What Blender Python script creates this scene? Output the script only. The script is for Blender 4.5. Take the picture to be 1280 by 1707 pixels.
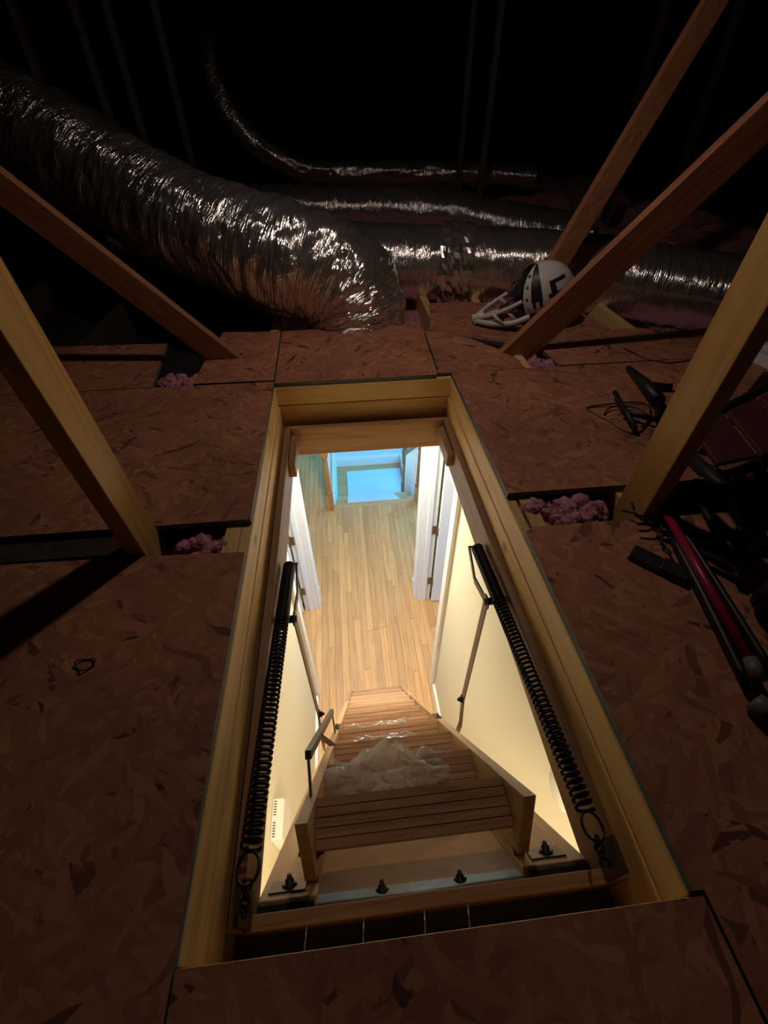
import bpy, bmesh, math, random
from mathutils import Vector, Matrix, noise
random.seed(7)
for o in list(bpy.data.objects): bpy.data.objects.remove(o)
S = bpy.context.scene
COL = S.collection
PI = math.pi

# ------------------------------------------------------------------ camera, world, lights, exposure
cd = bpy.data.cameras.new('camera'); cam = bpy.data.objects.new('camera', cd); COL.objects.link(cam)
cd.sensor_fit = 'VERTICAL'; cd.sensor_height = 24.0; cd.lens = 736.69 / 1707 * 24.0
cd.clip_start = 0.01; cd.clip_end = 60
CR = Matrix(((0.99488731, 0.07474249, -0.06791767), (-0.10066045, 0.67949732, -0.72673989), (-0.00816848, 0.72986091, 0.68354687)))
cam.matrix_world = Matrix.Translation((0, 0, 0.75)) @ CR.to_4x4()
S.camera = cam
W = bpy.data.worlds.new('world'); S.world = W; W.use_nodes = True
W.node_tree.nodes['Background'].inputs[0].default_value = (0.02, 0.02, 0.025, 1)
W.node_tree.nodes['Background'].inputs[1].default_value = 0.0
vs = S.view_settings; vs.view_transform = 'Standard'; vs.look = 'None'; vs.exposure = 0.0; vs.gamma = 1.0; vs.use_curve_mapping = False

def light(name, typ, loc, energy, color, size=0.1, size_y=None, target=None):
    d = bpy.data.lights.new(name, typ); d.energy = energy; d.color = color
    o = bpy.data.objects.new(name, d); COL.objects.link(o); o.location = loc
    if typ == 'AREA':
        d.shape = 'RECTANGLE' if size_y else 'DISK'; d.size = size
        if size_y: d.size_y = size_y
    else: d.shadow_soft_size = size
    if target is not None:
        o.rotation_euler = (Vector(target) - Vector(loc)).to_track_quat('-Z', 'Y').to_euler()
    return o
light('attic_bulb', 'POINT', (0.22, 1.54, 1.26), 11.5, (1.0, 0.80, 0.69), 0.04)
light('hall_ceiling_lamp', 'AREA', (0.07, 2.15, -0.34), 43, (1.0, 0.87, 0.64), 0.3, target=(0.07, 2.15, -2))
light('hall_ceiling_lamp_back', 'AREA', (0.07, -0.55, -0.34), 18, (1.0, 0.86, 0.64), 0.3, target=(0.07, -0.4, -2))
light('stair_window_light', 'AREA', (1.83, 4.75, -1.75), 72, (0.10, 0.54, 1.0), 1.2, 1.5, target=(-0.5, 4.9, -2.9))
light('room_window_light_right', 'AREA', (2.5, 1.3, -1.4), 26, (0.30, 0.55, 1.0), 1.0, 1.2, target=(0.8, 2.4, -2.0))
light('room_window_light_left', 'AREA', (-2.3, 1.3, -1.4), 26, (0.30, 0.55, 1.0), 1.0, 1.2, target=(-0.6, 2.4, -2.0))

# ------------------------------------------------------------------ helpers
MATS = {}
def nodes(name):
    m = bpy.data.materials.new(name); m.use_nodes = True; MATS[name] = m
    nt = m.node_tree; b = nt.nodes['Principled BSDF']
    return m, nt, b
def N(nt, t, **kw):
    n = nt.nodes.new(t)
    for k, v in kw.items(): setattr(n, k, v)
    return n
def ramp(nt, stops):
    r = N(nt, 'ShaderNodeValToRGB'); e = r.color_ramp.elements
    while len(e) < len(stops): e.new(0.5)
    for i, (p, c) in enumerate(stops): e[i].position = p; e[i].color = (*c, 1)
    return r
def srgb(r, g, b):
    f = lambda v: ((v/255 + 0.055)/1.055)**2.4 if v > 10 else v/255/12.92
    return (f(r), f(g), f(b))
def plain(name, col, rough=0.5, metal=0.0, bump=0.0, bscale=60, var=0.0):
    m, nt, b = nodes(name)
    b.inputs['Base Color'].default_value = (*col, 1); b.inputs['Roughness'].default_value = rough; b.inputs['Metallic'].default_value = metal
    if bump or var:
        g = N(nt, 'ShaderNodeNewGeometry'); n = N(nt, 'ShaderNodeTexNoise'); n.inputs['Scale'].default_value = bscale; n.inputs['Detail'].default_value = 4
        nt.links.new(g.outputs['Position'], n.inputs['Vector'])
        if bump:
            bp = N(nt, 'ShaderNodeBump'); bp.inputs['Strength'].default_value = bump; bp.inputs['Distance'].default_value = 0.004
            nt.links.new(n.outputs['Fac'], bp.inputs['Height']); nt.links.new(bp.outputs[0], b.inputs['Normal'])
        if var:
            r = ramp(nt, [(0.25, [c*(1-var) for c in col]), (0.75, [min(1, c*(1+var)) for c in col])])
            nt.links.new(n.outputs['Fac'], r.inputs[0]); nt.links.new(r.outputs[0], b.inputs['Base Color'])
    return m
def wood(name, light_c, dark_c, axis='Y', rough=0.5, knots=True, fine=1.0, tilt=0.0, rnd=0.25, tilty=0.0):
    """boards: grain stretched along an axis, per-object tone and offset"""
    m, nt, b = nodes(name); L = nt.links.new
    g = N(nt, 'ShaderNodeNewGeometry'); oi = N(nt, 'ShaderNodeObjectInfo')
    off = N(nt, 'ShaderNodeVectorMath', operation='SCALE'); off.inputs[0].default_value = (17, 23, 31); L(oi.outputs['Random'], off.inputs['Scale'])
    add = N(nt, 'ShaderNodeVectorMath', operation='ADD'); 
    mp0 = N(nt, 'ShaderNodeMapping'); mp0.inputs['Rotation'].default_value = (tilt, -tilty, 0)
    L(g.outputs['Position'], mp0.inputs['Vector']); L(mp0.outputs[0], add.inputs[0]); L(off.outputs[0], add.inputs[1])
    sc = {'X': (0.06, 1, 1), 'Y': (1, 0.06, 1), 'Z': (1, 1, 0.06)}[axis]
    mp = N(nt, 'ShaderNodeMapping'); mp.inputs['Scale'].default_value = sc; L(add.outputs[0], mp.inputs['Vector'])
    n1 = N(nt, 'ShaderNodeTexNoise'); n1.inputs['Scale'].default_value = 16*fine; n1.inputs['Detail'].default_value = 3; n1.inputs['Distortion'].default_value = 0.6
    L(mp.outputs[0], n1.inputs['Vector'])
    mul = N(nt, 'ShaderNodeMath', operation='MULTIPLY'); mul.inputs[1].default_value = 9.0; L(n1.outputs['Fac'], mul.inputs[0])
    fr = N(nt, 'ShaderNodeMath', operation='PINGPONG'); fr.inputs[1].default_value = 1.0; L(mul.outputs[0], fr.inputs[0])
    n2 = N(nt, 'ShaderNodeTexNoise'); n2.inputs['Scale'].default_value = 160*fine; n2.inputs['Detail'].default_value = 2; L(mp.outputs[0], n2.inputs['Vector'])
    mx = N(nt, 'ShaderNodeMath', operation='MULTIPLY_ADD'); mx.inputs[1].default_value = 0.5; L(fr.outputs[0], mx.inputs[0])
    h2 = N(nt, 'ShaderNodeMath', operation='MULTIPLY'); h2.inputs[1].default_value = 0.5; L(n2.outputs['Fac'], h2.inputs[0]); L(h2.outputs[0], mx.inputs[2])
    r = ramp(nt, [(0.15, dark_c), (0.45, [(a*0.35+c*0.65) for a, c in zip(dark_c, light_c)]), (0.75, light_c)])
    L(mx.outputs[0], r.inputs[0])
    hs = N(nt, 'ShaderNodeHueSaturation'); L(r.outputs[0], hs.inputs['Color'])
    mr = N(nt, 'ShaderNodeMapRange'); mr.inputs['To Min'].default_value = 1-rnd; mr.inputs['To Max'].default_value = 1+rnd*0.6
    L(oi.outputs['Random'], mr.inputs[0]); L(mr.outputs[0], hs.inputs['Value'])
    last = hs.outputs[0]
    if knots:
        v = N(nt, 'ShaderNodeTexVoronoi'); v.inputs['Scale'].default_value = 5.5; 
        mk = N(nt, 'ShaderNodeMapping'); mk.inputs['Scale'].default_value = {'X': (0.6, 1, 1), 'Y': (1, 0.6, 1), 'Z': (1, 1, 0.6)}[axis]
        L(add.outputs[0], mk.inputs['Vector']); L(mk.outputs[0], v.inputs['Vector'])
        kr = ramp(nt, [(0.03, (0, 0, 0)), (0.09, (1, 1, 1))]); L(v.outputs['Distance'], kr.inputs[0])
        mm = N(nt, 'ShaderNodeMix', data_type='RGBA'); mm.inputs['A'].default_value = (*[c*0.45 for c in dark_c], 1)
        L(kr.outputs[0], mm.inputs['Factor']); L(last, mm.inputs['B']); last = mm.outputs['Result']
    L(last, b.inputs['Base Color']); b.inputs['Roughness'].default_value = rough
    bp = N(nt, 'ShaderNodeBump'); bp.inputs['Strength'].default_value = 0.25; bp.inputs['Distance'].default_value = 0.002
    L(mx.outputs[0], bp.inputs['Height']); L(bp.outputs[0], b.inputs['Normal'])
    return m
def osb(name, tint=1.0):
    m, nt, b = nodes(name); L = nt.links.new
    g = N(nt, 'ShaderNodeNewGeometry'); oi = N(nt, 'ShaderNodeObjectInfo')
    off = N(nt, 'ShaderNodeVectorMath', operation='SCALE'); off.inputs[0].default_value = (13, 29, 7); L(oi.outputs['Random'], off.inputs['Scale'])
    add = N(nt, 'ShaderNodeVectorMath', operation='ADD'); L(g.outputs['Position'], add.inputs[0]); L(off.outputs[0], add.inputs[1])
    dn = N(nt, 'ShaderNodeTexNoise'); dn.inputs['Scale'].default_value = 9; dn.inputs['Detail'].default_value = 2; L(add.outputs[0], dn.inputs['Vector'])
    ds = N(nt, 'ShaderNodeVectorMath', operation='SCALE'); ds.inputs['Scale'].default_value = 0.05; L(dn.outputs['Color'], ds.inputs[0])
    wv = N(nt, 'ShaderNodeVectorMath', operation='ADD'); L(add.outputs[0], wv.inputs[0]); L(ds.outputs[0], wv.inputs[1])
    outs = []; heights = []
    for ang, sx, sy in ((0.35, 75, 15), (1.25, 85, 18), (2.2, 66, 13), (-0.5, 92, 20), (0.9, 58, 11), (-1.1, 70, 14)):
        ro = N(nt, 'ShaderNodeVectorRotate', rotation_type='Z_AXIS'); ro.inputs['Angle'].default_value = ang; L(wv.outputs[0], ro.inputs['Vector'])
        mp = N(nt, 'ShaderNodeMapping'); mp.inputs['Scale'].default_value = (sx, sy, 1)
        L(ro.outputs[0], mp.inputs['Vector'])
        v = N(nt, 'ShaderNodeTexVoronoi'); v.voronoi_dimensions = '2D'; v.inputs['Scale'].default_value = 1.0; L(mp.outputs[0], v.inputs['Vector'])
        sp = N(nt, 'ShaderNodeSeparateColor'); L(v.outputs['Color'], sp.inputs[0]); outs.append(sp)
    cur = outs[0].outputs[0]; pri = outs[0].outputs[1]
    for sp in outs[1:]:
        gt = N(nt, 'ShaderNodeMath', operation='GREATER_THAN'); L(sp.outputs[1], gt.inputs[0]); L(pri, gt.inputs[1])
        mx = N(nt, 'ShaderNodeMix', data_type='FLOAT'); L(gt.outputs[0], mx.inputs['Factor']); L(cur, mx.inputs['A']); L(sp.outputs[0], mx.inputs['B'])
        mn = N(nt, 'ShaderNodeMath', operation='MAXIMUM'); L(pri, mn.inputs[0]); L(sp.outputs[1], mn.inputs[1])
        cur = mx.outputs['Result']; pri = mn.outputs[0]
    t = tint
    r = ramp(nt, [(0.0, (0.12*t, 0.050*t, 0.035*t)), (0.03, (0.25*t, 0.10*t, 0.058*t)), (0.10, (0.40*t, 0.165*t, 0.092*t)), (0.6, (0.48*t, 0.20*t, 0.108*t)), (1.0, (0.58*t, 0.275*t, 0.145*t))])
    L(cur, r.inputs[0])
    n = N(nt, 'ShaderNodeTexNoise'); n.inputs['Scale'].default_value = 3; n.inputs['Detail'].default_value = 4; L(add.outputs[0], n.inputs['Vector'])
    rr = ramp(nt, [(0.3, (0.72, 0.68, 0.68)), (0.7, (1.1, 1.05, 1.0))]); L(n.outputs['Fac'], rr.inputs[0])
    mu = N(nt, 'ShaderNodeMix', data_type='RGBA', blend_type='MULTIPLY'); mu.inputs['Factor'].default_value = 1; L(r.outputs[0], mu.inputs['A']); L(rr.outputs[0], mu.inputs['B'])
    L(mu.outputs['Result'], b.inputs['Base Color']); b.inputs['Roughness'].default_value = 0.75
    bp = N(nt, 'ShaderNodeBump'); bp.inputs['Strength'].default_value = 0.35; bp.inputs['Distance'].default_value = 0.002; L(cur, bp.inputs['Height']); L(bp.outputs[0], b.inputs['Normal'])
    return m
def foil(name, rib=1.0, k=1.0):
    m, nt, b = nodes(name); L = nt.links.new
    b.inputs['Base Color'].default_value = (0.90, 0.87, 0.84, 1); b.inputs['Metallic'].default_value = 0.92; b.inputs['Roughness'].default_value = 0.17
    uv = N(nt, 'ShaderNodeTexCoord')
    mp = N(nt, 'ShaderNodeMapping'); mp.inputs['Scale'].default_value = (1, 0.035, 1); L(uv.outputs['UV'], mp.inputs['Vector'])
    n1 = N(nt, 'ShaderNodeTexNoise'); n1.inputs['Scale'].default_value = 150*rib; n1.inputs['Detail'].default_value = 2; L(mp.outputs[0], n1.inputs['Vector'])
    mp2 = N(nt, 'ShaderNodeMapping'); mp2.inputs['Scale'].default_value = (1, 0.25, 1); mp2.inputs['Rotation'].default_value = (0, 0, 0.25); L(uv.outputs['UV'], mp2.inputs['Vector'])
    n2 = N(nt, 'ShaderNodeTexNoise'); n2.inputs['Scale'].default_value = 22; n2.inputs['Detail'].default_value = 5; n2.inputs['Roughness'].default_value = 0.6; n2.inputs['Distortion'].default_value = 0.8; L(mp2.outputs[0], n2.inputs['Vector'])
    b1 = N(nt, 'ShaderNodeBump'); b1.inputs['Strength'].default_value = 1.0*k; b1.inputs['Distance'].default_value = 0.010; L(n1.outputs['Fac'], b1.inputs['Height'])
    b2 = N(nt, 'ShaderNodeBump'); b2.inputs['Strength'].default_value = 0.75*k; b2.inputs['Distance'].default_value = 0.02; L(n2.outputs['Fac'], b2.inputs['Height']); L(b1.outputs[0], b2.inputs['Normal'])
    L(b2.outputs[0], b.inputs['Normal'])
    return m

M_OSB = osb('osb_board')
M_EDGE = plain('osb_sealed_edge', (0.10, 0.12, 0.14), 0.6, bump=0.4, bscale=200, var=0.35)
M_PINE_Y = wood('pine_along_y', (0.86, 0.58, 0.25), (0.66, 0.40, 0.145), 'Y', rnd=0.12)
M_PINE_X = wood('pine_along_x', (0.86, 0.58, 0.25), (0.66, 0.40, 0.145), 'X', rnd=0.12)
M_PINE_Z = wood('pine_along_z', (0.68, 0.42, 0.135), (0.50, 0.28, 0.08), 'Z', rnd=0.08)
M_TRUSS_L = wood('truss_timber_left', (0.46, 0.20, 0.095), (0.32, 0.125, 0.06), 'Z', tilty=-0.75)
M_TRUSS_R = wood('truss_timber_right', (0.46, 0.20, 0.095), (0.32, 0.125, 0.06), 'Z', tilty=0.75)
M_FRAME_Y = wood('stair_frame_y', (0.46, 0.27, 0.14), (0.30, 0.15, 0.07), 'Y', knots=False)
M_FRAME_X = wood('stair_frame_x', (0.50, 0.29, 0.14), (0.33, 0.16, 0.07), 'X', knots=False)
M_TREAD = wood('ladder_tread', (0.52, 0.29, 0.14), (0.33, 0.15, 0.07), 'X', knots=False, fine=1.4)
M_STRING = wood('ladder_stringer', (0.62, 0.40, 0.20), (0.45, 0.25, 0.11), 'Y', knots=False, tilt=1.064)
M_PANEL = plain('hatch_plywood', (0.47, 0.28, 0.115), 0.55, bump=0.1, bscale=30, var=0.12)
M_OAK = wood('oak_floor', (0.66, 0.38, 0.165), (0.50, 0.26, 0.10), 'Y', rough=0.36, knots=False, fine=1.0, rnd=0.17)
M_OAKX = wood('oak_nosing', (0.66, 0.40, 0.18), (0.50, 0.27, 0.11), 'X', rough=0.35, knots=False)
M_NEWEL = wood('oak_newel', (0.50, 0.26, 0.10), (0.36, 0.17, 0.06), 'Z', rough=0.35, knots=False)
M_CREAM = plain('cream_wall', (0.80, 0.75, 0.58), 0.7, bump=0.05, bscale=120)
M_WHITE = plain('white_trim', (0.84, 0.85, 0.84), 0.4)
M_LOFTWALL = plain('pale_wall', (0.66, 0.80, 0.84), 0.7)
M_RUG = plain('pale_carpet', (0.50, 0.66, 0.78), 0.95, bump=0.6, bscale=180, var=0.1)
M_CEIL = plain('ceiling_paint', (0.78, 0.76, 0.70), 0.8)
M_PAPER = plain('shaded_back_paper', (0.10, 0.085, 0.075), 0.9)  # paper backing, darkened so the shade of the hatch gap is in its colour
M_FOIL = foil('duct_foil')
M_FOILB = foil('duct_foil_fine', 1.2, 0.55)
M_STEEL = plain('dark_spring_steel', (0.035, 0.032, 0.03), 0.35, 0.9)
M_ARM = plain('brown_steel_strap', (0.13, 0.095, 0.07), 0.4, 0.8, bump=0.1)
M_ZINC = plain('galvanised_hinge', (0.33, 0.34, 0.30), 0.5, 0.6, var=0.2, bscale=40)
M_BOLT = plain('black_bolt', (0.03, 0.028, 0.025), 0.45, 0.8)
M_NAIL = plain('bright_nail', (0.6, 0.6, 0.6), 0.3, 0.9)
M_BRONZE = plain('bronze_hinge', (0.22, 0.15, 0.08), 0.45, 0.7)
M_BLACK = plain('black_paint', (0.018, 0.017, 0.018), 0.45)
M_BLACKP = plain('black_plastic', (0.03, 0.03, 0.032), 0.35, bump=0.1)
M_MAROON = plain('maroon_vinyl', (0.10, 0.03, 0.028), 0.5, bump=0.15, bscale=40)
M_RED = plain('crimson_tube', (0.36, 0.02, 0.06), 0.35)
M_HELM = plain('white_shell', (0.72, 0.69, 0.64), 0.3)
M_GREYP = plain('grey_plastic', (0.16, 0.16, 0.16), 0.5)
M_CHIME = plain('white_plastic', (0.82, 0.82, 0.78), 0.45)
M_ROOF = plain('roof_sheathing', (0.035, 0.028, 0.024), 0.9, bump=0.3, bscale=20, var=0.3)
M_SHADE_FILL = plain('shaded_fill', (0.022, 0.017, 0.016), 1.0, bump=0.8, bscale=60, var=0.4)  # insulation colour darkened to stand for the shade under the left duct
M_DARKWOOD = wood('dark_timber', (0.075, 0.055, 0.045), (0.045, 0.032, 0.026), 'Z')
def pink_mat():
    m, nt, b = nodes('pink_fibreglass'); L = nt.links.new
    g = N(nt, 'ShaderNodeNewGeometry'); n = N(nt, 'ShaderNodeTexNoise'); n.inputs['Scale'].default_value = 45; n.inputs['Detail'].default_value = 6; L(g.outputs['Position'], n.inputs['Vector'])
    r = ramp(nt, [(0.3, (0.38, 0.13, 0.17)), (0.7, (0.78, 0.36, 0.42))]); L(n.outputs['Fac'], r.inputs[0]); L(r.outputs[0], b.inputs['Base Color'])
    b.inputs['Roughness'].default_value = 1
    bp = N(nt, 'ShaderNodeBump'); bp.inputs['Strength'].default_value = 1; bp.inputs['Distance'].default_value = 0.02; L(n.outputs['Fac'], bp.inputs['Height']); L(bp.outputs[0], b.inputs['Normal'])
    return m
M_PINK = pink_mat()
def film_mat():
    m, nt, b = nodes('clear_plastic_film'); L = nt.links.new
    nt.nodes.remove(b); out = nt.nodes['Material Output']
    tr = N(nt, 'ShaderNodeBsdfTransparent'); tl = N(nt, 'ShaderNodeBsdfTranslucent'); df = N(nt, 'ShaderNodeBsdfDiffuse'); gl = N(nt, 'ShaderNodeBsdfGlossy')
    tl.inputs[0].default_value = (0.85, 0.83, 0.8, 1); df.inputs[0].default_value = (0.8, 0.78, 0.75, 1); gl.inputs['Roughness'].default_value = 0.08
    a = N(nt, 'ShaderNodeMixShader'); a.inputs[0].default_value = 0.5; L(tl.outputs[0], a.inputs[1]); L(df.outputs[0], a.inputs[2])
    c = N(nt, 'ShaderNodeMixShader'); c.inputs[0].default_value = 0.33; L(tr.outputs[0], c.inputs[1]); L(a.outputs[0], c.inputs[2])
    d = N(nt, 'ShaderNodeMixShader'); d.inputs[0].default_value = 0.12; L(c.outputs[0], d.inputs[1]); L(gl.outputs[0], d.inputs[2])
    L(d.outputs[0], out.inputs['Surface'])
    return m
M_FILM = film_mat()

def V(*a): return Vector(a)
def box(bm, lo, hi, M=None, mi=0):
    vsx = [bm.verts.new((x, y, z)) for x in (lo[0], hi[0]) for y in (lo[1], hi[1]) for z in (lo[2], hi[2])]
    if M is not None:
        for v in vsx: v.co = M @ v.co
    for f in ((0, 1, 3, 2), (4, 6, 7, 5), (0, 4, 5, 1), (2, 3, 7, 6), (0, 2, 6, 4), (1, 5, 7, 3)):
        bm.faces.new([vsx[i] for i in f]).material_index = mi
def bar(bm, a, b, w, h, up=(0, 0, 1), off=(0, 0)):
    """rectangular bar from a to b; w across (side), h along 'up'"""
    a = Vector(a); b = Vector(b); d = (b-a); ln = d.length; d.normalize()
    s = d.cross(Vector(up)); s.normalize(); u = s.cross(d)
    M = Matrix((s, d, u)).transposed().to_4x4(); M.translation = a
    box(bm, (-w/2+off[0], 0, -h/2+off[1]), (w/2+off[0], ln, h/2+off[1]), M)
def tube(bm, pts, r, n=8, caps=True):
    pts = [Vector(p) for p in pts]; rings = []; prev = None
    for i, p in enumerate(pts):
        t = (pts[min(i+1, len(pts)-1)] - pts[max(i-1, 0)]).normalized()
        if prev is None:
            u = t.orthogonal().normalized()
        else:
            u = (prev - t*prev.dot(t)).normalized()
        prev = u; w = t.cross(u); rr = r[i] if isinstance(r, (list, tuple)) else r
        rings.append([bm.verts.new(p + (u*math.cos(2*PI*k/n) + w*math.sin(2*PI*k/n))*rr) for k in range(n)])
    for a, b in zip(rings, rings[1:]):
        for k in range(n): bm.faces.new((a[k], a[(k+1) % n], b[(k+1) % n], b[k])).smooth = True
    if caps:
        bm.faces.new(rings[0][::-1]); bm.faces.new(rings[-1])
def lathe(bm, prof, c, n=20, M=None):
    """prof: (radius, height) list about +Z at c"""
    rings = []
    for r, z in prof:
        ring = []
        for k in range(n):
            p = Vector((max(r, 1e-4)*math.cos(2*PI*k/n), max(r, 1e-4)*math.sin(2*PI*k/n), z))
            if M is not None: p = M @ p
            ring.append(bm.verts.new(p + Vector(c)))
        rings.append(ring)
    for a, b in zip(rings, rings[1:]):
        for k in range(n): bm.faces.new((a[k], a[(k+1) % n], b[(k+1) % n], b[k])).smooth = True
    bm.faces.new(rings[0][::-1]); bm.faces.new(rings[-1])
def smooth_path(pts, k=8):
    pts = [Vector(p) for p in pts]; out = []
    for i in range(len(pts)-1):
        p0 = pts[max(i-1, 0)]; p1 = pts[i]; p2 = pts[i+1]; p3 = pts[min(i+2, len(pts)-1)]
        for j in range(k):
            t = j/k
            out.append(0.5*((2*p1)+(p2-p0)*t+(2*p0-5*p1+4*p2-p3)*t*t+(3*p1-p0-3*p2+p3)*t**3))
    out.append(pts[-1]); return out
def obj(name, bm, mats, parent=None, bevel=0.0):
    """link one mesh; geometry is given in world space, re-expressed in the parent's space"""
    bmesh.ops.recalc_face_normals(bm, faces=bm.faces[:])
    me = bpy.data.meshes.new(name); bm.to_mesh(me); bm.free()
    o = bpy.data.objects.new(name, me); COL.objects.link(o)
    for m in (mats if isinstance(mats, (list, tuple)) else [mats]): me.materials.append(m)
    # origin at the bottom centre of its bounds
    xs = [v.co for v in me.vertices]
    base = Vector(((min(v.x for v in xs)+max(v.x for v in xs))/2, (min(v.y for v in xs)+max(v.y for v in xs))/2, min(v.z for v in xs)))
    me.transform(Matrix.Translation(-base))
    org = Vector((0, 0, 0)); q = parent
    while q is not None: org += q.location; q = q.parent
    o.location = base - org; o.parent = parent
    if bevel:
        md = o.modifiers.new('bevel', 'BEVEL'); md.width = bevel; md.segments = 2; md.limit_method = 'ANGLE'
    return o
def mk(name, fn, mats, parent=None, bevel=0.0):
    bm = bmesh.new(); fn(bm); return obj(name, bm, mats, parent, bevel)
def bx(name, lo, hi, mats, parent=None, bevel=0.0):
    return mk(name, lambda b: box(b, lo, hi), mats, parent, bevel)
def empty(name, loc):
    o = bpy.data.objects.new(name, None); COL.objects.link(o); o.location = loc; o.empty_display_size = 0.05; return o
def tag(o, label, cat=None, group=None, kind=None):
    o['label'] = label
    if cat: o['category'] = cat
    if group: o['group'] = group
    if kind: o['kind'] = kind
    return o
def struct(o, label=None):
    o['kind'] = 'structure'
    if label: o['label'] = label
    return o
def poly_slab(bm, pts, z0, z1, side_mi=0):
    lo = [bm.verts.new((x, y, z0)) for x, y in pts]; hi = [bm.verts.new((x, y, z1)) for x, y in pts]
    bm.faces.new(hi); bm.faces.new(lo[::-1]); n = len(pts)
    for i in range(n): bm.faces.new((lo[i], lo[(i+1) % n], hi[(i+1) % n], hi[i])).material_index = side_mi

HF = -2.70      # hall floor
CZ = -0.26      # hall ceiling (upper side of the board)

# ------------------------------------------------------------------ hall shell
fh = struct(bx('floor_hall', (-2.6, -1.2, HF-0.2), (2.8, 3.845, HF-0.012), M_OAK), 'subfloor of the oak floored hall below the hatch')
unit = bmesh.new(); box(unit, (-0.5, -0.5, 0), (0.5, 0.5, 1)); ume = bpy.data.meshes.new('plank'); unit.to_mesh(ume); unit.free(); ume.materials.append(M_OAK)
def planks(parent, x0, x1, y0, y1, wd=0.057):
    x = x0
    while x < x1-0.01:
        w = min(wd, x1-x); y = y0 - random.uniform(0, 0.5)
        while y < y1:
            ln = random.uniform(0.7, 1.9); a = max(y, y0); e = min(y+ln, y1)
            if y1 - e < 0.12: e = y1; ln = 9
            if e-a > 0.03:
                o = bpy.data.objects.new('plank', ume); COL.objects.link(o); o.parent = parent
                o.location = Vector((x+w/2, (a+e)/2, HF-0.012)) - parent.location
                o.scale = (w-0.0016, e-a-0.0018, 0.012+random.uniform(-0.0003, 0.0))
            y += ln
        x += wd
planks(fh, -0.76, 0.98, 0.95, 3.845)
fl = struct(bx('floor_loft', (-1.7, 3.845, HF-0.2), (-0.235, 5.6, HF-0.012), M_OAK), 'oak floor running past the stairwell')
planks(fl, -1.03, -0.235, 3.845, 5.6)

WR, WL = 0.524, -0.391
def wall_side(name, xi, xo, lab):
    a, b = min(xi, xo), max(xi, xo)
    def f(bm):
        box(bm, (a, -1.2, HF), (b, 1.63, CZ-0.015)); box(bm, (a, 1.63, -0.655), (b, 2.45, CZ-0.015)); box(bm, (a, 2.45, HF), (b, 2.60, CZ-0.015))
    return struct(mk(name, f, M_CREAM), lab)
wall_side('wall_right', WR, WR+0.12, 'cream hall wall on the right below the hatch')
wall_side('wall_left', WL, WL-0.12, 'cream hall wall on the left below the hatch')
def door(name, xi, sgn, lab, leaf_lab):
    """sgn +1: right wall (room towards +x)"""
    r = struct(empty(name, (xi, 2.04, HF)), lab); r['label'] = lab
    X = lambda v: xi + sgn*v
    def cas(y0, y1, z0, z1, nm):
        def f(bm):
            lo, hi = sorted((X(-0.018), X(-0.0005)))
            box(bm, (lo, y0, z0), (hi, y1, z1))
            # stepped moulding profile
            lo2, hi2 = sorted((X(-0.022), X(-0.017)))
            if z1-z0 > 1: box(bm, (lo2, y0+0.05 if y0 > 2 else y0, z0), (hi2, y1 if y0 > 2 else y1-0.05, z1))
            else: box(bm, (lo2, y0, z0+0.045), (hi2, y1, z1))
        mk(nm, f, M_WHITE, r, 0.003)
    cas(1.56, 1.645, HF, -0.585, 'casing'); cas(2.435, 2.525, HF, -0.585, 'casing'); cas(1.645, 2.435, -0.672, -0.585, 'head_casing')
    def jam(bm):
        lo, hi = sorted((X(0.0), X(0.12)))
        box(bm, (lo, 1.6305, HF), (hi, 1.652, -0.655)); box(bm, (lo, 2.428, HF), (hi, 2.4495, -0.655)); box(bm, (lo, 1.652, -0.676), (hi, 2.428, -0.6555))
        lo, hi = sorted((X(0.045), X(0.08))); box(bm, (lo, 2.416, HF), (hi, 2.428, -0.68))
    mk('jamb', jam, M_WHITE, r, 0.002)
    # leaf hinged on the far jamb, swung into the room
    def leaf(bm):
        lo, hi = sorted((X(0.135), X(0.135+0.76)))
        box(bm, (lo, 2.392, HF+0.012), (hi, 2.426, -0.68))
        for zz0, zz1 in ((-2.5, -1.85), (-1.72, -0.85)):
            for k in (0, 1):
                l2, h2 = sorted((X(0.135+0.10+0.32*k), X(0.135+0.34+0.32*k)))
                box(bm, (l2, 2.386, zz0), (h2, 2.394, zz1))
    lf = mk('door_leaf', leaf, M_WHITE, r, 0.003)
    for z in (HF+0.28, HF+0.93, HF+1.80):
        def hg(bm, z=z):
            tube(bm, [(X(0.128), 2.405, z-0.045), (X(0.128), 2.405, z+0.045)], 0.007, 8)
            lo, hi = sorted((X(0.09), X(0.128))); box(bm, (lo, 2.4225, z-0.045), (hi, 2.4275, z+0.045))
        mk('hinge', hg, M_BRONZE, lf)
    return r
door('door_1', WR, 1, 'white cased doorway on the right hall wall, door swung into the room', '')
door('door_2', WL, -1, 'white cased doorway on the left hall wall, door swung into the room', '')
def basebd(name, xi, s, lab):
    def f(bm):
        lo, hi = sorted((xi - s*0.0005, xi - s*0.016))
        box(bm, (lo, -1.2, HF), (hi, 1.555, HF+0.12)); box(bm, (lo, 2.53, HF), (hi, 2.60, HF+0.12))
        lo, hi = sorted((xi - s*0.0005, xi - s*0.010))
        box(bm, (lo, -1.2, HF+0.12), (hi, 1.555, HF+0.14)); box(bm, (lo, 2.53, HF+0.12), (hi, 2.60, HF+0.14))
    struct(mk(name, f, M_WHITE), lab)
basebd('baseboard_right', WR, 1, 'white baseboard along the right hall wall')
basebd('baseboard_left', WL, -1, 'white baseboard along the left hall wall')
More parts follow.
